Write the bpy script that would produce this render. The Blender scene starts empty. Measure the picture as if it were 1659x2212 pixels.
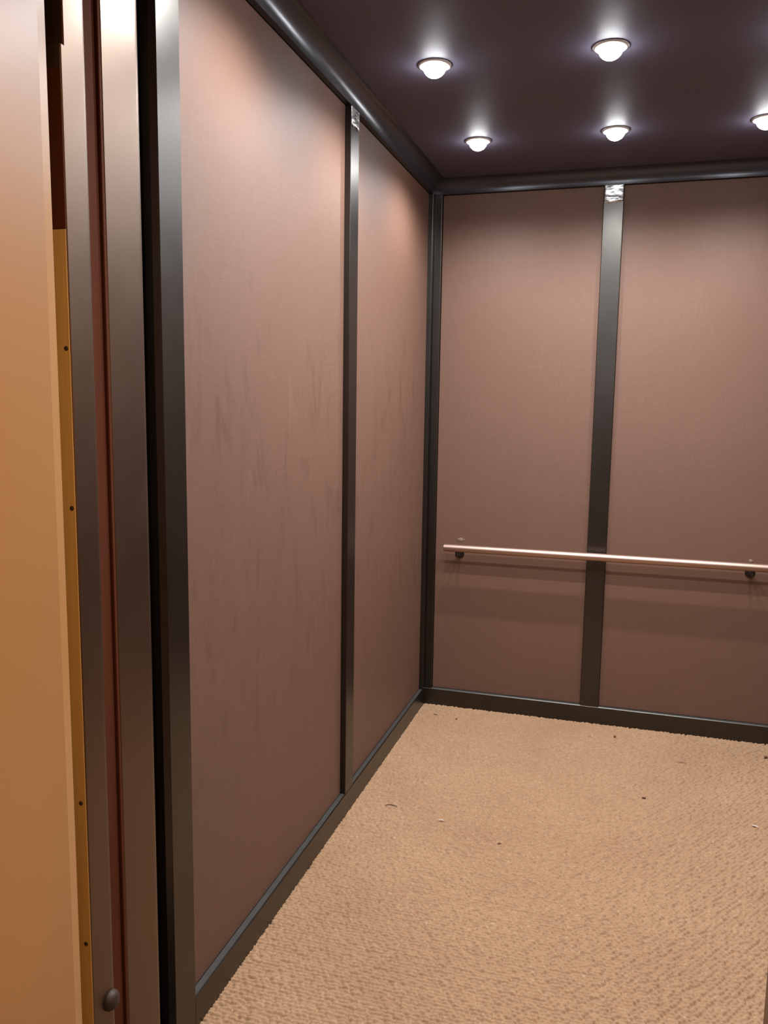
import bpy, bmesh, math, random
import numpy as np
from mathutils import Vector, Matrix

C = bpy.context.scene.collection
PI = math.pi

# ------------------------------------------------------------------ camera
YAW, PITCH, ROLL = 0.288913786, -0.131519796, 0.0143738901
CAM = Vector((0.9405566, -3.93683479, 1.51844124))
FPX = 1770.5025
fw = Vector((-math.sin(YAW) * math.cos(PITCH), math.cos(YAW) * math.cos(PITCH), math.sin(PITCH)))
rt = Vector((math.cos(YAW), math.sin(YAW), 0.0))
up = rt.cross(fw)
r2 = math.cos(ROLL) * rt + math.sin(ROLL) * up
u2 = -math.sin(ROLL) * rt + math.cos(ROLL) * up
cd = bpy.data.cameras.new('camera')
cd.sensor_fit = 'VERTICAL'
cd.sensor_height = 24.0
cd.lens = FPX / 2212.0 * 24.0
cd.clip_start = 0.02
cam = bpy.data.objects.new('camera', cd)
C.objects.link(cam)
m = Matrix((r2, u2, -fw)).transposed().to_4x4()
m.translation = CAM
cam.matrix_world = m
bpy.context.scene.camera = cam

# ------------------------------------------------------------------ world, exposure
vs = bpy.context.scene.view_settings
vs.view_transform = 'Standard'
vs.look = 'None'
vs.exposure = 0.0
vs.gamma = 1.0
vs.use_curve_mapping = False
wd = bpy.data.worlds.new('world')
bpy.context.scene.world = wd
wd.use_nodes = True
wd.node_tree.nodes['Background'].inputs[0].default_value = (0.02, 0.015, 0.01, 1)
wd.node_tree.nodes['Background'].inputs[1].default_value = 0.1

SPOT_W = 37.0            # one recessed downlight of the cab
SPOT_ANGLE = 161.0
SPOT_COL = (0.98, 0.98, 1.0)
LENS_STRENGTH = 55.0     # glowing face of a downlight
HALL_WARM_W = 14.5       # warm lamp of the landing
HALL_WARM_COL = (1.0, 0.40, 0.10)
HALL_FILL_W = 15.0       # added fill light over the landing, brightens the near carpet
HALL_FILL_COL = (1.0, 0.85, 0.65)

# cab dimensions (metres): left wall x=0, back wall y=0, floor z=0
CW, CD, CH, HC = 1.70, 2.42, 2.50, 2.56      # width, depth, height to the cove, ceiling
LX = (0.303, 0.830, 1.357)
LY = (-0.552, -1.312, -2.072)


def lamp(name, kind, loc, watts, col, direction=None, **kw):
    d = bpy.data.lights.new(name, kind)
    d.energy = watts
    d.color = col
    for k, v in kw.items():
        setattr(d, k, v)
    o = bpy.data.objects.new(name, d)
    o.location = loc
    if direction is not None:
        o.rotation_euler = Vector(direction).to_track_quat('-Z', 'Y').to_euler()
    C.objects.link(o)
    return o


for yy in LY:
    for xx in LX:
        lamp('downlight_beam', 'SPOT', (xx, yy, HC - 0.052), SPOT_W, SPOT_COL,
             spot_size=math.radians(SPOT_ANGLE), spot_blend=0.70, shadow_soft_size=0.022)
lamp('hall_fill_light', 'AREA', (0.75, -3.35, 2.66), HALL_FILL_W, HALL_FILL_COL, (0, 0, -1),
     shape='DISK', size=0.30)  # unseen fill, added to lift the carpet near the doors
lamp('hall_wall_lamp', 'AREA', (2.9, -3.9, 1.6), HALL_WARM_W, HALL_WARM_COL, (-1, 0.15, -0.1),
     shape='RECTANGLE', size=0.5, size_y=0.9)


# ------------------------------------------------------------------ materials
def s2l(c):
    return tuple(((v / 255) / 12.92 if v / 255 <= 0.04045 else ((v / 255 + 0.055) / 1.055) ** 2.4) for v in c) + (1.0,)


class NT:
    def __init__(self, name):
        self.m = bpy.data.materials.new(name)
        self.m.use_nodes = True
        self.t = self.m.node_tree
        self.b = self.t.nodes['Principled BSDF']

    def n(self, kind, **kw):
        nd = self.t.nodes.new(kind)
        for k, v in kw.items():
            if k in ('operation', 'blend_type', 'data_type', 'noise_dimensions', 'wave_type', 'bands_direction', 'feature', 'interpolation_type', 'invert'):
                setattr(nd, k, v)
            else:
                nd.inputs[k.replace('_', ' ')].default_value = v
        return nd

    def l(self, a, b):
        self.t.links.new(a, b)

    def coords(self, scale=(1, 1, 1), rot=(0, 0, 0)):
        tc = self.t.nodes.new('ShaderNodeTexCoord')
        mp = self.t.nodes.new('ShaderNodeMapping')
        mp.inputs['Scale'].default_value = scale
        mp.inputs['Rotation'].default_value = rot
        self.l(tc.outputs['Object'], mp.inputs['Vector'])
        return mp.outputs['Vector']

    def noise(self, vec, scale, detail=3.0, rough=0.55, dist=0.0):
        nd = self.n('ShaderNodeTexNoise', Scale=scale, Detail=detail, Roughness=rough, Distortion=dist)
        self.l(vec, nd.inputs['Vector'])
        return nd.outputs['Fac']

    def ramp(self, fac, stops):
        nd = self.t.nodes.new('ShaderNodeValToRGB')
        el = nd.color_ramp.elements
        el[0].position, el[0].color = stops[0][0], stops[0][1]
        el[1].position, el[1].color = stops[1][0], stops[1][1]
        for p, c in stops[2:]:
            e = el.new(p)
            e.color = c
        self.l(fac, nd.inputs['Fac'])
        return nd.outputs['Color']

    def mix(self, a, b, fac, mode='MIX'):
        nd = self.t.nodes.new('ShaderNodeMix')
        nd.data_type = 'RGBA'
        nd.blend_type = mode
        for sock, v in ((nd.inputs[0], fac), (nd.inputs[6], a), (nd.inputs[7], b)):
            if hasattr(v, 'is_output') or hasattr(v, 'links'):
                self.l(v, sock)
            else:
                sock.default_value = v
        return nd.outputs[2]

    def math(self, op, a, b=0.0):
        nd = self.t.nodes.new('ShaderNodeMath')
        nd.operation = op
        for i, v in enumerate((a, b)):
            if hasattr(v, 'links'):
                self.l(v, nd.inputs[i])
            else:
                nd.inputs[i].default_value = v
        return nd.outputs[0]

    def bump(self, h, strength, dist):
        nd = self.t.nodes.new('ShaderNodeBump')
        nd.inputs['Strength'].default_value = strength
        nd.inputs['Distance'].default_value = dist
        self.l(h, nd.inputs['Height'])
        self.l(nd.outputs['Normal'], self.b.inputs['Normal'])

    def set(self, **kw):
        for k, v in kw.items():
            s = self.b.inputs[k.replace('_', ' ')]
            if hasattr(v, 'links'):
                self.l(v, s)
            else:
                s.default_value = v
        return self


def g(v):
    return (v, v, v, 1)


def fabric(name, base, scuffs):
    t = NT(name)
    v = t.coords()
    soft = t.noise(v, 3.0, 3)
    col = t.mix(base, tuple(c * 0.93 for c in base[:3]) + (1,), t.ramp(soft, [(0.35, g(0)), (0.65, g(1))]))
    # yarn streaks of the woven cloth: fine, along and across
    vx = t.coords((260, 260, 12))
    vz = t.coords((16, 16, 420))
    w1, w2 = t.noise(vx, 1.0, 2), t.noise(vz, 1.0, 2)
    weave = t.math('ADD', w1, w2)
    col = t.mix(col, tuple(c * 0.86 for c in base[:3]) + (1,), t.math('MULTIPLY', t.ramp(weave, [(0.80, g(0)), (1.25, g(1))]), 0.8))
    if scuffs:
        # rubbed and stained patches, longer than wide, at cart and shoulder height
        vs_ = t.coords((9, 9, 3.4))
        a = t.ramp(t.noise(vs_, 1.6, 6, 0.62, 0.4), [(0.56, g(0)), (0.68, g(1))])
        vb = t.coords((26, 26, 5.5))
        b = t.ramp(t.noise(vb, 1.0, 4, 0.6), [(0.57, g(0)), (0.70, g(1))])
        sep = t.t.nodes.new('ShaderNodeSeparateXYZ')
        t.l(v, sep.inputs[0])
        band = t.ramp(t.math('DIVIDE', sep.outputs['Z'], 2.5), [(0.10, g(0.15)), (0.30, g(0.8)), (0.62, g(1)), (0.80, g(0.1))])
        sm = t.math('MULTIPLY', t.math('MAXIMUM', a, t.math('MULTIPLY', b, 0.8)), band)
        col = t.mix(col, tuple(c * k for c, k in zip(base[:3], (0.66, 0.62, 0.58))) + (1,), t.math('MULTIPLY', sm, 0.78))
        vp = t.coords((14, 14, 4))
        pale = t.math('MULTIPLY', t.ramp(t.noise(vp, 1.3, 5, 0.6, 0.2), [(0.60, g(0)), (0.72, g(1))]), band)
        col = t.mix(col, tuple(min(1, c * 1.25) for c in base[:3]) + (1,), t.math('MULTIPLY', pale, 0.35))
    t.set(Base_Color=col, Roughness=0.58)
    t.b.inputs['Specular IOR Level'].default_value = 0.5
    t.bump(weave, 0.25, 0.0006)
    return t.m


def metal(name, base, rough, metallic=1.0, streak=True, spec=0.5):
    t = NT(name)
    v = t.coords((1, 1, 1))
    n1 = t.noise(v, 5, 3)
    col = t.mix(base, tuple(c * 0.8 for c in base[:3]) + (1,), n1)
    t.set(Base_Color=col, Metallic=metallic)
    rr = t.math('ADD', t.math('MULTIPLY', t.noise(v, 9, 4), 0.10), rough - 0.05)
    t.set(Roughness=rr)
    t.b.inputs['Specular IOR Level'].default_value = spec
    if streak:
        t.bump(t.noise(t.coords((400, 400, 3)), 1, 2), 0.03, 0.0005)
    return t.m


FAB = (0.160, 0.083, 0.054, 1)
M_fabric_left = fabric('scuffed_brown_fabric', FAB, True)
M_fabric = fabric('brown_fabric', FAB, False)
M_bronze = metal('dark_bronze_metal', (0.092, 0.086, 0.079, 1), 0.36)
M_cove = metal('black_glossy_metal', (0.060, 0.062, 0.074, 1), 0.29, 0.45, True, 0.6)
M_door = metal('bronze_door_metal', (0.182, 0.130, 0.098, 1), 0.40)
M_rail = metal('satin_steel', (0.52, 0.36, 0.29, 1), 0.45)
M_shell = metal('galvanised_shell', (0.12, 0.11, 0.10, 1), 0.6)

t = NT('black_ceiling_laminate')
v = t.coords()
scr = t.ramp(t.noise(t.coords((2, 60, 1), (0, 0, 0.35)), 1.2, 5, 0.7), [(0.62, g(0)), (0.74, g(1))])
t.set(Base_Color=t.mix((0.098, 0.090, 0.130, 1), (0.125, 0.115, 0.155, 1), t.math('MULTIPLY', scr, 0.6)),
      Roughness=t.math('ADD', t.math('MULTIPLY', t.noise(v, 7, 4), 0.12), 0.52), Specular_IOR_Level=0.28)
M_ceiling = t.m

t = NT('tan_loop_carpet')
v = t.coords()
soil = t.ramp(t.noise(v, 2.2, 5, 0.6), [(0.35, g(0)), (0.7, g(1))])
col = t.mix((0.48, 0.305, 0.178, 1), (0.415, 0.254, 0.145, 1), soil)
yarn = t.ramp(t.noise(v, 95, 2), [(0.36, g(0)), (0.64, g(1))])
col = t.mix(col, (0.30, 0.178, 0.10, 1), t.math('MULTIPLY', yarn, 0.45))
pale = t.ramp(t.noise(v, 120, 1), [(0.66, g(0)), (0.72, g(1))])
col = t.mix(col, (0.62, 0.45, 0.29, 1), t.math('MULTIPLY', pale, 0.5))
spots = t.ramp(t.noise(v, 26, 2), [(0.70, g(0)), (0.76, g(1))])
col = t.mix(col, (0.22, 0.125, 0.08, 1), t.math('MULTIPLY', spots, 0.55))
t.set(Base_Color=col, Roughness=0.95, Sheen_Weight=0.15)
t.b.inputs['Specular IOR Level'].default_value = 0.1
t.bump(t.noise(t.coords((1, 2.2, 1), (0, 0, 0.4)), 700, 2), 0.5, 0.0012)
M_carpet = t.m

t = NT('beige_enamel')
v = t.coords()
t.set(Base_Color=t.mix((0.41, 0.215, 0.075, 1), (0.39, 0.20, 0.07, 1), t.noise(v, 4, 3)), Roughness=0.37, Metallic=0.0, Specular_IOR_Level=0.8)
t.bump(t.noise(v, 60, 2), 0.03, 0.0008)
M_enamel = t.m

t = NT('brass')
v = t.coords((200, 200, 6))
t.set(Base_Color=t.mix((0.80, 0.50, 0.15, 1), (0.60, 0.36, 0.10, 1), t.noise(v, 1, 3)), Metallic=0.25, Roughness=0.5)
M_brass = t.m

t = NT('red_brown_rubber')
v = t.coords((80, 80, 4))
t.set(Base_Color=t.mix((0.10, 0.027, 0.009, 1), (0.075, 0.020, 0.008, 1), t.noise(v, 1, 3)), Roughness=0.9, Specular_IOR_Level=0.12)
M_redbrown = t.m

t = NT('black_rubber')
t.set(Base_Color=t.mix((0.045, 0.024, 0.014, 1), (0.03, 0.016, 0.010, 1), t.noise(t.coords(), 20, 3)), Roughness=0.6)
M_rubber = t.m

t = NT('lamp_face')
t.set(Base_Color=(0.9, 0.9, 0.9, 1), Roughness=0.3)
t.b.inputs['Emission Color'].default_value = (0.98, 0.98, 1.0, 1)
t.b.inputs['Emission Strength'].default_value = LENS_STRENGTH
M_lens = t.m
M_ring = metal('lamp_ring_metal', (0.75, 0.75, 0.75, 1), 0.35, 0.6, streak=False)

t = NT('silver_tape')
v = t.coords((30, 30, 150), (0, 0.25, 0))
t.set(Base_Color=t.mix((0.80, 0.80, 0.80, 1), (0.16, 0.17, 0.17, 1), t.ramp(t.noise(v, 1, 3), [(0.5, g(0)), (0.60, g(1))])), Metallic=0.85, Roughness=0.30)
t.bump(t.noise(v, 1.3, 3), 0.5, 0.002)
M_tape = t.m

t = NT('hall_plaster')
t.set(Base_Color=t.mix((0.62, 0.46, 0.30, 1), (0.56, 0.41, 0.27, 1), t.noise(t.coords(), 3, 3)), Roughness=0.8)
M_plaster = t.m
t = NT('hall_carpet')
t.set(Base_Color=t.mix((0.40, 0.26, 0.15, 1), (0.30, 0.19, 0.11, 1), t.noise(t.coords(), 40, 3)), Roughness=0.95)
M_hallcarpet = t.m


def plain(name, c, rough=0.8):
    q = NT(name)
    q.set(Base_Color=q.mix(c + (1,), tuple(k * 0.7 for k in c) + (1,), q.noise(q.coords(), 300, 2)), Roughness=rough)
    return q.m


t = NT('dusty_lit_metal')  # dust grey, lightened in place of light reflected by the ledge
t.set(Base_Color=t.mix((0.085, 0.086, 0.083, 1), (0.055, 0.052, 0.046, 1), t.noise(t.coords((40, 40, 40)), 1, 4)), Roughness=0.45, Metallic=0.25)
M_lit_dust = t.m
M_thread = plain('dark_thread', (0.05, 0.022, 0.014))
M_scrap = plain('white_scrap', (0.85, 0.82, 0.76), 0.5)
M_crumb = plain('brown_crumb', (0.14, 0.06, 0.03))


# ------------------------------------------------------------------ mesh helpers
def obj(name, bm, mat, parent=None, smooth=False, **props):
    me = bpy.data.meshes.new(name)
    bmesh.ops.recalc_face_normals(bm, faces=bm.faces)
    bm.to_mesh(me)
    bm.free()
    me.materials.append(mat)
    if smooth:
        for p in me.polygons:
            p.use_smooth = True
    o = bpy.data.objects.new(name, me)
    C.objects.link(o)
    if parent is not None:
        o.parent = parent
    for k, w in props.items():
        o[k] = w
    return o


def thing(name, label, cat, loc=(0, 0, 0), group=None, kind=None):
    o = bpy.data.objects.new(name, None)
    o.empty_display_size = 0.05
    C.objects.link(o)
    o.location = loc
    return tag(o, label, cat, group, kind)


def tag(o, label, cat, group=None, kind=None):
    o['label'] = label
    o['category'] = cat
    if group:
        o['group'] = group
    if kind:
        o['kind'] = kind
    return o


def struct(o, label, cat):
    return tag(o, label, cat, None, 'structure')


def add_box(bm, a, b, bev=0.0, seg=2):
    x0, y0, z0 = a
    x1, y1, z1 = b
    vv = [bm.verts.new(p) for p in ((x0, y0, z0), (x1, y0, z0), (x1, y1, z0), (x0, y1, z0), (x0, y0, z1), (x1, y0, z1), (x1, y1, z1), (x0, y1, z1))]
    ff = [bm.faces.new([vv[i] for i in f]) for f in ((0, 3, 2, 1), (4, 5, 6, 7), (0, 1, 5, 4), (1, 2, 6, 5), (2, 3, 7, 6), (3, 0, 4, 7))]
    if bev:
        ed = list({e for f in ff for e in f.edges})
        bmesh.ops.bevel(bm, geom=ed, offset=bev, segments=seg, affect='EDGES', profile=0.5)
    return bm


def box(a, b, bev=0.0015, seg=2):
    return add_box(bmesh.new(), a, b, bev, seg)


def prism(pts, lo, hi, axis=2):
    """A closed outline pulled straight along an axis: axis 2 takes (x, y), axis 1 takes (x, z), axis 0 takes (y, z)."""
    bm = bmesh.new()

    def P(p, h):
        return {2: (p[0], p[1], h), 1: (p[0], h, p[1]), 0: (h, p[0], p[1])}[axis]
    A = [bm.verts.new(P(p, lo)) for p in pts]
    B = [bm.verts.new(P(p, hi)) for p in pts]
    n = len(pts)
    bm.faces.new(A)
    bm.faces.new(B)
    for i in range(n):
        bm.faces.new((A[i], A[(i + 1) % n], B[(i + 1) % n], B[i]))
    return bm


def arc(cx, cy, r, a0, a1, n):
    return [(cx + r * math.cos(math.radians(a0 + (a1 - a0) * i / n)), cy + r * math.sin(math.radians(a0 + (a1 - a0) * i / n))) for i in range(n + 1)]


def autosmooth(o, deg=35):
    me = o.data
    for p in me.polygons:
        p.use_smooth = True
    try:
        me.set_sharp_from_angle(angle=math.radians(deg))
    except Exception:
        pass
    return o


def lathe(prof, seg=48, axis='z', origin=(0, 0, 0), bm=None):
    bm = bm or bmesh.new()
    rings = []
    for r, h in prof:
        ring = []
        if r < 1e-6:
            pts = [(0, 0, h)]
        else:
            pts = [(r * math.cos(2 * PI * i / seg), r * math.sin(2 * PI * i / seg), h) for i in range(seg)]
        for p in pts:
            if axis == 'x':
                p = (p[2], p[0], p[1])
            elif axis == 'y':
                p = (p[0], p[2], p[1])
            ring.append(bm.verts.new((p[0] + origin[0], p[1] + origin[1], p[2] + origin[2])))
        rings.append(ring)
    for a, b in zip(rings, rings[1:]):
        for i in range(seg):
            j = (i + 1) % seg
            q = [a[i % len(a)], a[j % len(a)], b[j % len(b)], b[i % len(b)]]
            u = []
            for w in q:
                if w not in u:
                    u.append(w)
            if len(u) > 2:
                bm.faces.new(u)
    return bm


def tube(pts, r, seg=16, bm=None):
    """A round bar through points, ends closed."""
    bm = bm or bmesh.new()
    pts = [Vector(p) for p in pts]
    rs = r if isinstance(r, (list, tuple)) else [r] * len(pts)
    rings = []
    ref = Vector((0.3, 0.2, 0.9)).normalized()
    for i, p in enumerate(pts):
        d = (pts[min(i + 1, len(pts) - 1)] - pts[max(i - 1, 0)]).normalized()
        a = d.cross(ref).normalized()
        b = d.cross(a)
        rings.append([bm.verts.new(p + rs[i] * (math.cos(2 * PI * k / seg) * a + math.sin(2 * PI * k / seg) * b)) for k in range(seg)])
    for A, B in zip(rings, rings[1:]):
        for k in range(seg):
            bm.faces.new((A[k], A[(k + 1) % seg], B[(k + 1) % seg], B[k]))
    bm.faces.new(rings[0])
    bm.faces.new(rings[-1])
    return bm


# ------------------------------------------------------------------ floor: loop pile carpet
def carpet():
    step = 0.0030
    x0, x1, y0, y1 = -0.03, CW + 0.03, -CD - 0.02, 0.03
    nx, ny = int((x1 - x0) / step) + 1, int((y1 - y0) / step) + 1
    X, Y = np.meshgrid(np.linspace(x0, x1, nx), np.linspace(y0, y1, ny))
    px, py = 0.0165, 0.0125
    rng = np.random.default_rng(5)
    NI, NJ = int((x1 - x0) / px) + 8, int((y1 - y0) / py) + 8
    jx, jy = rng.normal(0, 0.0028, (NI, NJ)), rng.normal(0, 0.0008, (NI, NJ))
    lay = np.clip((np.arange(NI) * px + x0 - 0.45) / 0.9, 0, 1)[:, None]      # the pile leans more towards the right side
    ang = rng.normal(0, math.radians(8), (NI, NJ)) + math.radians(3) + math.radians(24) * lay
    ht = rng.uniform(0.82, 1.10, (NI, NJ))
    gi, gj = np.floor((X - x0) / px).astype(int), np.floor((Y - y0) / py).astype(int)
    Hh = np.zeros_like(X)
    for dj in (-1, 0, 1):
        for di in (-2, -1, 0, 1, 2):
            i, j = gi + di + 3, gj + dj + 3
            cx = x0 + (gi + di + 0.5 + 0.5 * ((gj + dj) % 2)) * px + jx[i, j]
            cy = y0 + (gj + dj + 0.5) * py + jy[i, j]
            c, s = np.cos(ang[i, j]), np.sin(ang[i, j])
            dx, dy = X - cx, Y - cy
            u, w = (dx * c + dy * s) / 0.0118, (-dx * s + dy * c) / 0.0066
            Hh = np.maximum(Hh, ht[i, j] * np.sqrt(np.clip(1 - u * u - w * w, 0, None)))
    Z = (Hh - 1.0) * 0.0105
    co = np.stack([X, Y, Z], -1).reshape(-1, 3)
    idx = np.arange(nx * ny).reshape(ny, nx)
    quads = np.stack([idx[:-1, :-1], idx[:-1, 1:], idx[1:, 1:], idx[1:, :-1]], -1).reshape(-1, 4)
    me = bpy.data.meshes.new('floor')
    me.vertices.add(len(co))
    me.vertices.foreach_set('co', co.ravel())
    me.loops.add(quads.size)
    me.loops.foreach_set('vertex_index', quads.ravel())
    me.polygons.add(len(quads))
    me.polygons.foreach_set('loop_start', np.arange(0, quads.size, 4))
    me.polygons.foreach_set('use_smooth', np.ones(len(quads), bool))
    me.update(calc_edges=True)
    me.materials.append(M_carpet)
    o = bpy.data.objects.new('floor', me)
    C.objects.link(o)
    return struct(o, 'tan loop pile carpet covering the floor of the cab', 'carpet')


carpet()

# ------------------------------------------------------------------ ceiling and coves
o = obj('ceiling', box((-0.05, -CD - 0.02, HC), (CW + 0.05, 0.05, HC + 0.03), 0), M_ceiling)
struct(o, 'glossy black cab ceiling holding the recessed downlights', 'ceiling')


def cove_outline():
    # concave quarter round from the wall plane (0, CH) up to the ceiling (0.1, HC), 2 cm underside behind it
    r = HC - CH - 0.006
    return [(-0.02, CH), (0.0, CH), (0.0, CH + 0.006)] + arc(r, CH + 0.006, r, 180, 90, 14)[1:] + [(-0.02, HC)]


RC = [(u, min(z, HC)) for u, z in cove_outline()]
o = autosmooth(obj('trim_1', prism([(u, z) for u, z in RC], -CD, 0.0, 1), M_cove), 40)
struct(o, 'black concave cove moulding along the top of the left wall', 'cove moulding')
o = autosmooth(obj('trim_2', prism([(-u, z) for u, z in RC], 0.0, CW, 0), M_cove), 40)
struct(o, 'black concave cove moulding along the top of the back wall', 'cove moulding')
o = autosmooth(obj('trim_3', prism([(CW - u, z) for u, z in RC], -CD, 0.0, 1), M_cove), 40)
struct(o, 'black concave cove moulding along the top of the right wall', 'cove moulding')

# ------------------------------------------------------------------ walls: dark metal frame with fabric panels set in it
BT = 0.082          # top of the baseboard
RE = 0.02           # how far the fabric lies behind the metal
FS = (-2.408, -2.318)   # front stile
MUL = (-1.222, -1.136)  # middle mullion of a side wall
CS = -0.036         # corner stile begin

w = thing('wall_left', 'left cab wall with dark bronze metal framing around two fabric panels', 'wall', (0, 0, 0), None, 'structure')
obj('backing', box((-0.05, -2.40, 0.0), (-RE - 0.012, 0.0, HC - 0.002), 0), M_shell, w)
obj('mullion', box((-RE - 0.012, MUL[0], BT), (0, MUL[1], CH), 0.0015), M_bronze, w)
# front stile with a small dark return lip on its door side
obj('stile', prism([(-0.03, FS[1]), (-0.0015, FS[1]), (0, FS[1] - 0.0015), (0, FS[0] + 0.001), (-0.002, FS[0] - 0.001), (-0.012, FS[0] - 0.010), (-0.03, FS[0] - 0.010)], 0.0, CH), M_bronze, w)
obj('corner_stile', box((-RE - 0.012, CS, BT), (0, 0.0, CH), 0.0015), M_bronze, w)

BM = (0.776, 0.861)
w = thing('wall_back', 'back cab wall with dark bronze metal framing around two fabric panels', 'wall', (0, 0, 0), None, 'structure')
obj('backing', box((-0.05, RE + 0.012, 0.0), (CW + 0.05, 0.05, HC - 0.002), 0), M_shell, w)
obj('mullion', box((BM[0], 0, BT), (BM[1], RE + 0.012, CH), 0.0015), M_bronze, w)
obj('corner_stile', box((0.0, 0.0, BT), (0.036, RE + 0.012, CH), 0.0015), M_bronze, w)
obj('corner_stile', box((CW - 0.036, 0.0, BT), (CW, RE + 0.012, CH), 0.0015), M_bronze, w)

w = thing('wall_right', 'right cab wall with dark bronze metal framing around two fabric panels', 'wall', (CW, 0, 0), None, 'structure')
obj('backing', box((RE + 0.012, -2.40, 0.0), (0.05, 0.0, HC - 0.002), 0), M_shell, w)
obj('mullion', box((0, MUL[0], BT), (RE + 0.012, MUL[1], CH), 0.0015), M_bronze, w)
obj('stile', box((0, FS[0] + 0.07, 0), (RE + 0.012, FS[1] + 0.07, CH), 0.0015), M_bronze, w)
obj('corner_stile', box((0, CS, BT), (RE + 0.012, 0, CH), 0.0015), M_bronze, w)


def panel(name, a, b, mat, label):
    o = obj(name, box(a, b, 0.002, 2), mat)
    return tag(o, label, 'wall panel', None, 'thing')


G = 0.0012
panel('fabric_panel', (-RE - 0.010, FS[1] + G, BT + G), (-RE, MUL[0] - G, CH - G), M_fabric_left,
      'wide scuffed brown fabric panel on the left wall, nearest the door')
panel('fabric_panel', (-RE - 0.010, MUL[1] + G, BT + G), (-RE, CS - G, CH - G), M_fabric_left,
      'scuffed brown fabric panel on the left wall between mullion and back corner')
panel('fabric_panel', (0.036 + G, RE, BT + G), (BM[0] - G, RE + 0.010, CH - G), M_fabric,
      'brown fabric panel on the back wall between corner and middle mullion')
panel('fabric_panel', (BM[1] + G, RE, BT + G), (CW - 0.036 - G, RE + 0.010, CH - G), M_fabric,
      'brown fabric panel on the back wall right of the middle mullion')
panel('fabric_panel', (CW + RE, FS[1] + 0.07 + G, BT + G), (CW + RE + 0.010, MUL[0] - G, CH - G), M_fabric,
      'brown fabric panel on the right wall nearest the door')
panel('fabric_panel', (CW + RE, MUL[1] + G, BT + G), (CW + RE + 0.010, CS - G, CH - G), M_fabric,
      'brown fabric panel on the right wall beside the back corner')

def dusty_lit_ledge(base, a, b):  # strip's paler colour also paints in the ledge's reflected light
    return obj('ledge', box(a, b, 0.0002, 1), M_lit_dust, base, label='dusty grey top ledge with its lit tone painted in')


bo = [(-0.02 - 0.012, -0.01), (0.0, -0.01), (0.0, BT - 0.003), (-0.003, BT), (-0.032, BT)]
o = obj('baseboard_left', prism(bo, FS[1], 0.0, 1), M_bronze)
struct(o, 'dark bronze metal baseboard with a lit top ledge along the left wall', 'baseboard')
dusty_lit_ledge(o, (-0.0199, FS[1] + 0.001, BT), (-0.003, CS - 0.001, BT + 0.0008))
o = obj('baseboard_back', prism([(-u, z) for u, z in bo], 0.0, CW, 0), M_bronze)
struct(o, 'dark bronze metal baseboard along the back wall', 'baseboard')
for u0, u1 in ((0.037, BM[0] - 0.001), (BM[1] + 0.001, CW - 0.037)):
    dusty_lit_ledge(o, (u0, 0.003, BT), (u1, 0.0199, BT + 0.0008))
o = obj('baseboard_right', prism([(CW - u, z) for u, z in bo], -2.34, 0.0, 1), M_bronze)
struct(o, 'dark bronze metal baseboard along the right wall', 'baseboard')

# ------------------------------------------------------------------ cab front
JX = 1.2456
w = thing('wall_front', 'dark bronze front return of the cab at the right edge of the doorway', 'wall', (0, 0, 0), None, 'structure')
obj('return_panel', box((JX, -2.42, -0.005), (CW + 0.05, -2.34, HC), 0.002), M_door, w)
obj('header', box((-0.05, -2.44, 2.36), (JX, -2.421, HC), 0.002), M_door, w)
obj('slot_lining', box((-0.10, -2.52, -0.005), (-0.035, -2.42, 2.7), 0.002), M_rubber, w, label='black lining of the narrow slot beside the car door')

# car door leading edge, parked open in the left pocket: rounded on its far side
dt = thing('door_1', 'dark bronze sliding car door parked open beside the front stile', 'door', (0, 0, 0), None, 'structure')
R1 = 0.032
X1 = 0.040
out = [(-0.30, -2.648), (X1 - 0.003, -2.648), (X1, -2.645)] + arc(X1 - R1, -2.514 - R1, R1, 0, 90, 14) + [(-0.30, -2.514)]
autosmooth(obj('door_panel', prism(out, 0.01, 2.46), M_door, dt), 30)
obj('edge_seal', box((0.030, -2.6565, 0.01), (X1 + 0.001, -2.6485, 2.46), 0.002), M_redbrown, dt, label='thin worn red brown lip on the edge of the car door')
obj('door_gap_seal', box((-0.02, -2.702, 0.01), (0.036, -2.657, 2.46), 0.003), M_redbrown, dt, label='recessed red brown strip between the two doors')

# landing door leading edge
dl = thing('door_2', 'grey bronze sliding landing door parked open behind the beige door frame', 'door', (0, 0, 0), None, 'structure')
X2 = 0.064
R2 = 0.020
end = arc(X2 - R2, -2.713 - R2, R2, 0, 90, 10)


def leaf(face):
    return [(-0.30, face), (X2 - 0.002, face), (X2, face + 0.002)] + end + [(-0.30, -2.713)]


autosmooth(obj('door_panel', prism(leaf(-2.7855), 0.01, 2.065), M_door, dl), 30)
autosmooth(obj('upper_panel', prism(leaf(-2.778), 2.065, 2.46), M_door, dl), 30)
bs = obj('brass_strip', box((0.030, -2.7870, 0.03), (X2 - 0.0015, -2.7856, 1.787), 0.0005), M_brass, dl, label='narrow brass strip screwed to the landing door')
for z, sx in ((1.338, 0.0562), (0.817, 0.0530), (0.550, 0.0530), (1.60, 0.0562)):
    bm = lathe([(0, -0.0012), (0.0026, -0.0012), (0.0040, -0.0004), (0.0040, 0.0004)], 20, 'y', (sx, -2.7870, z))
    obj('screw', bm, M_rubber, bs, True)
obj('upper_face', box((0.030, -2.7866, 1.788), (X2 - 0.0015, -2.7856, 2.03), 0.0004), M_redbrown, dl, label='red brown painted strip above the brass strip')
bm = lathe([(0, 0.015), (0.010, 0.014), (0.016, 0.010), (0.019, 0.004), (0.019, 0.0)], 32, 'x', (X2 - 0.001, -2.737, 0.405))
obj('door_bumper', bm, M_rubber, dl, True, label='round dark rubber door bumper')

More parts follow.
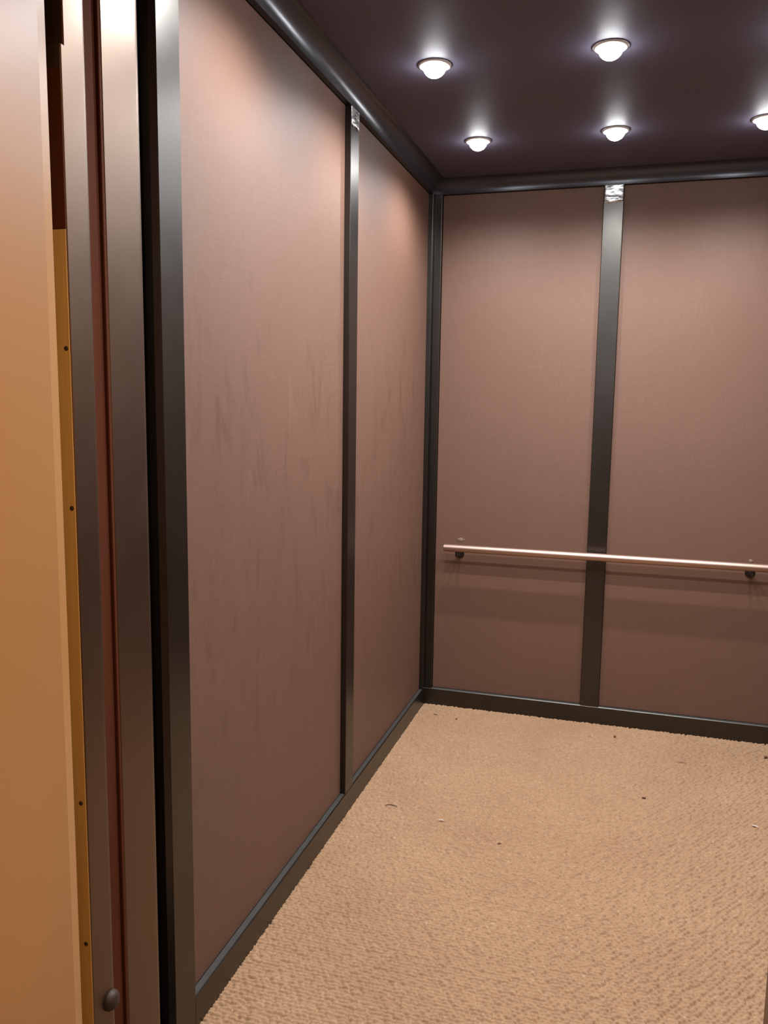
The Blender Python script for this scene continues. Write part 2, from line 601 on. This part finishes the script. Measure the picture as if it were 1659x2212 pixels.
# landing door frame: beige enamelled jamb with an angled return band
jamb = [(0.08, -2.8565), (0.071, -2.8285), (0.058, -2.8285), (0.058, -2.84), (-0.25, -2.84), (-0.25, -3.25), (0.05, -3.25), (0.08, -3.22)]
o = obj('door_frame', prism(jamb, -0.005, 2.46), M_enamel)
struct(o, 'beige enamelled metal landing door frame at the left edge', 'door frame')
o = obj('door_frame', box((1.30, -3.25, -0.005), (1.62, -2.84, 2.46), 0.003), M_enamel)
struct(o, 'beige enamelled landing door frame beyond the right edge', 'door frame')
o = obj('door_frame', box((-0.25, -3.25, 2.461), (1.62, -2.84, 2.72), 0.003), M_enamel)
struct(o, 'beige enamelled head of the landing door frame', 'door frame')

# door sills
o = obj('trim_4', box((-0.30, -2.83, -0.03), (1.64, -2.445, 0.0), 0.001), M_bronze)
struct(o, 'bronze door sill between cab and landing', 'sill')

# ------------------------------------------------------------------ the landing in front of the doors
o = obj('floor', box((-1.6, -5.6, -0.03), (3.2, -2.835, -0.006), 0), M_hallcarpet)
struct(o, 'brown carpet of the landing in front of the doors', 'carpet')
o = obj('ceiling', box((-1.6, -5.6, 2.72), (3.2, -2.5, 2.75), 0), M_plaster)
struct(o, 'plaster ceiling of the landing', 'ceiling')
for nm, a, b in (('wall_landing_left', (-1.65, -5.6, 0), (-1.6, -3.2, 2.72)), ('wall_landing_right', (3.2, -5.6, 0), (3.25, -3.2, 2.72)),
                 ('wall_landing_rear', (-1.6, -5.65, 0), (3.2, -5.6, 2.72)), ('wall_landing_front', (1.62, -3.2, 0), (3.2, -3.1, 2.72)),
                 ('wall_landing_front', (-1.6, -3.2, 0), (-0.25, -3.1, 2.72))):
    o = obj(nm, box(a, b, 0), M_plaster)
    struct(o, 'warm plaster wall of the landing, ' + nm[13:] + ' side' + (' right of the doors' if a[0] > 1 and b[0] < 3.21 else ''), 'wall')

# ------------------------------------------------------------------ downlights
row = ('back', 'middle', 'front')
colm = ('left', 'centre', 'right')
LAB = {
    (0, 0): 'small white-hot recessed downlight nearest the back left corner of the ceiling',
    (0, 1): 'recessed downlight right above the top of the middle mullion on the back wall',
    (0, 2): 'recessed downlight at the right picture edge, partly cut off',
    (1, 0): 'recessed downlight nearest the left cove moulding, beside the left wall mullion',
    (1, 1): 'largest and brightest recessed downlight, in the middle of the ceiling',
    (1, 2): 'recessed downlight of the middle row beside the right wall, outside the picture',
    (2, 0): 'recessed downlight of the front row beside the left wall, above the picture',
    (2, 1): 'recessed downlight of the front row in the ceiling centre, above the picture',
    (2, 2): 'recessed downlight of the front row beside the right wall, outside the picture',
}
proto = None
for j, yy in enumerate(LY):
    for i, xx in enumerate(LX):
        if proto is None:
            d = thing('ceiling_downlight', LAB[j, i], 'ceiling light', (xx, yy, HC), 'recessed downlights in the cab ceiling')
            obj('trim_ring', lathe([(0.036, 0.0), (0.052, 0.0), (0.0525, -0.003), (0.046, -0.0065), (0.038, -0.0065), (0.036, -0.004), (0.036, 0.0)], 64), M_ring, d, True)
            prof = [(0.0355, -0.001), (0.0355, -0.006)] + [(0.0355 * math.cos(math.radians(a)), -0.006 - 0.032 * math.sin(math.radians(a))) for a in range(10, 90, 10)] + [(0, -0.038)]
            obj('lens', lathe(prof, 48), M_lens, d, True)
            proto = d
        else:
            r = proto.copy()
            C.objects.link(r)
            r.location = (xx, yy, HC)
            r['label'] = LAB[j, i]
            for ch in list(proto.children):
                c = ch.copy()
                C.objects.link(c)
                c.parent = r

# ------------------------------------------------------------------ handrail on the back wall
RZ, RY, RR = 0.825, -0.062, 0.0185
h = thing('handrail', 'round satin metal handrail across the back wall', 'handrail', (0, 0, 0))
bm = lathe([(0, 0.097), (RR - 0.002, 0.097), (RR, 0.099), (RR, 1.600), (RR - 0.002, 1.602), (0, 1.602)], 40, 'x', (0, RY, RZ))
autosmooth(obj('bar', bm, M_rail, h), 40)
for bx in (0.162, 1.492):
    z1 = RZ - 0.040
    pts = [(bx, RY, RZ - RR + 0.004), (bx, RY, RZ - RR - 0.008)] + [(bx, RY + 0.014 * (1 - math.cos(math.radians(a))), z1 + 0.014 - 0.0135 * math.sin(math.radians(a)) - 0.0005) for a in (20, 45, 70, 90)] + [(bx, RE - 0.0005, z1)]
    b = autosmooth(obj('bracket', tube(pts, 0.0075, 20), M_bronze, h), 40)
    fl = lathe([(0, -0.004), (0.020, -0.004), (0.022, -0.002), (0.022, 0.0)], 32, 'y', (bx, RE - 0.0004, z1))
    autosmooth(obj('wall_flange', fl, M_bronze, b), 40)


# ------------------------------------------------------------------ silver tape at the mullion tops
def tape(name, to_world, wid, hgt, seed, label):
    bm = bmesh.new()
    rnd = random.Random(seed)
    nu, nv = 12, 16
    g0 = {}
    for i in range(nu + 1):
        for j in range(nv + 1):
            u, v_ = i / nu, j / nv
            e = 0.0
            if j in (0,):
                e = rnd.uniform(-0.008, 0.004)
            dd = 0.0004 + rnd.uniform(0, 0.0009) + (rnd.uniform(0, 0.0035) if 0 < j < 6 and 0 < i < nu else 0)
            g0[i, j] = bm.verts.new(to_world(u * wid, v_ * hgt + e, dd))
    for i in range(nu):
        for j in range(nv):
            bm.faces.new((g0[i, j], g0[i + 1, j], g0[i + 1, j + 1], g0[i, j + 1]))
    o = obj(name, bm, M_tape, None, True)
    md = o.modifiers.new('thick', 'SOLIDIFY')
    md.thickness = 0.0003
    md.offset = 1
    tag(o, label, 'tape', 'silver tape on the mullion tops')
    return o


tape('silver_tape', lambda u, v, d: (BM[0] + 0.001 + u, -0.0006 - d, 2.424 + v), 0.083, 0.077, 3,
     'crinkled silver tape around the top of the back wall mullion')
tape('silver_tape', lambda u, v, d: (0.0006 + d, MUL[0] + 0.002 + u, 2.440 + v), 0.082, 0.058, 8,
     'silver tape around the top of the left wall mullion')


# ------------------------------------------------------------------ bits lying on the carpet
def thread(x, y, pts, r, label, mat=M_thread, name='thread', cat='thread'):
    bm = tube([(a, b, 0.0012 + c) for a, b, c in pts], [r * (0.6 if k in (0, len(pts) - 1) else 1) for k in range(len(pts))], 8)
    o = obj(name, bm, mat, None, True)
    o.location = (x, y, 0)
    tag(o, label, cat, 'bits of lint on the carpet')


def crumb(x, y, r, label, seed, mat=M_crumb, sq=(1, 1, 0.6)):
    bm = bmesh.new()
    bmesh.ops.create_icosphere(bm, subdivisions=2, radius=r)
    rnd = random.Random(seed)
    for vv in bm.verts:
        vv.co = Vector((vv.co.x * sq[0], vv.co.y * sq[1], vv.co.z * sq[2])) * rnd.uniform(0.8, 1.15)
    o = obj('crumb', bm, mat, None, True)
    o.location = (x, y, r * sq[2] * 0.6)
    tag(o, label, 'crumb', 'crumbs on the carpet')


thread(0.131, -1.097, [(-0.012, -0.006, 0), (-0.002, 0.000, 0.001), (0.008, 0.001, 0.002), (0.020, 0.001, 0.001), (0.034, -0.001, 0)], 0.0016,
       'dark brown twisted thread on the carpet beside the left baseboard')
thread(0.093, -0.142, [(-0.011, 0.004, 0), (-0.004, -0.001, 0.001), (0.004, -0.002, 0.001), (0.011, 0.001, 0)], 0.0017,
       'short dark curved thread on the carpet in the back left corner')
thread(1.226, -0.34, [(-0.02, 0, 0), (0, 0.001, 0.001), (0.02, 0.002, 0)], 0.0011,
       'thin brown thread on the carpet toward the right end of the back wall')
bm = box((-0.0095, -0.0018, 0.0024), (0.0095, 0.0018, 0.0036), 0.0004)
o = obj('paper_scrap', bm, M_scrap)
o.location = (0.348, -1.149, 0.0006)
o.rotation_euler = (0, 0, 0.03)
tag(o, 'tiny bright white sliver of paper on the carpet, left of the middle', 'scrap', 'bits of lint on the carpet')
bm = box((-0.011, -0.003, 0.0004), (0.011, 0.003, 0.0014), 0.0004)
o = obj('paper_scrap', bm, M_scrap)
o.location = (1.455, -0.828, 0.0006)
o.rotation_euler = (0, 0, -0.4)
tag(o, 'pale flat scrap on the carpet at the right picture edge', 'scrap', 'bits of lint on the carpet')
crumb(0.945, -0.142, 0.0075, 'brown crumb on the carpet close below the back wall mullion', 1, sq=(0.7, 1.2, 0.5))
crumb(1.585, -0.166, 0.008, 'dark crumb on the carpet at the right edge by the back baseboard', 2)
crumb(1.066, -0.728, 0.0055, 'brown crumb on the carpet in the middle of the floor', 3, sq=(1.4, 0.7, 0.5))
crumb(0.577, -1.242, 0.0055, 'flat grey brown fleck on the carpet near the middle', 4, sq=(1.2, 1, 0.3))
crumb(0.202, -0.162, 0.0042, 'tiny dark crumb on the carpet near the back left corner', 5)


# ------------------------------------------------------------------ dried glue on the fabric at the handrail brackets
def smear(x, z, w_, h_, seed, label):
    rnd = random.Random(seed)
    n = 22
    outline = []
    for k in range(n):
        a = 2 * PI * k / n
        q = rnd.uniform(0.55, 1.1)
        outline.append((w_ * q * math.cos(a), h_ * q * math.sin(a)))
    bm = bmesh.new()
    front = [bm.verts.new((u, -0.0009 - 0.0003 * (k % 2), v_)) for k, (u, v_) in enumerate(outline)]
    back = [bm.verts.new((u * 1.1, 0.0, v_ * 1.1)) for u, v_ in outline]
    mid = bm.verts.new((0, -0.0014, 0))
    for k in range(n):
        j = (k + 1) % n
        bm.faces.new((front[k], front[j], mid))
        bm.faces.new((front[k], back[k], back[j], front[j]))
    bm.faces.new(back)
    o = obj('glue_residue', bm, M_glue, None, True)
    o.location = (x, RE, z)
    tag(o, label, 'residue', 'dried glue on the back wall fabric')


M_glue = plain('dried_glue', (0.26, 0.165, 0.12), 0.6)
smear(0.163, 0.854, 0.022, 0.010, 2, 'pale dried glue smear on the fabric above the left handrail bracket')
smear(1.4925, 0.838, 0.010, 0.010, 6, 'small pale glue spot on the fabric above the right handrail bracket')
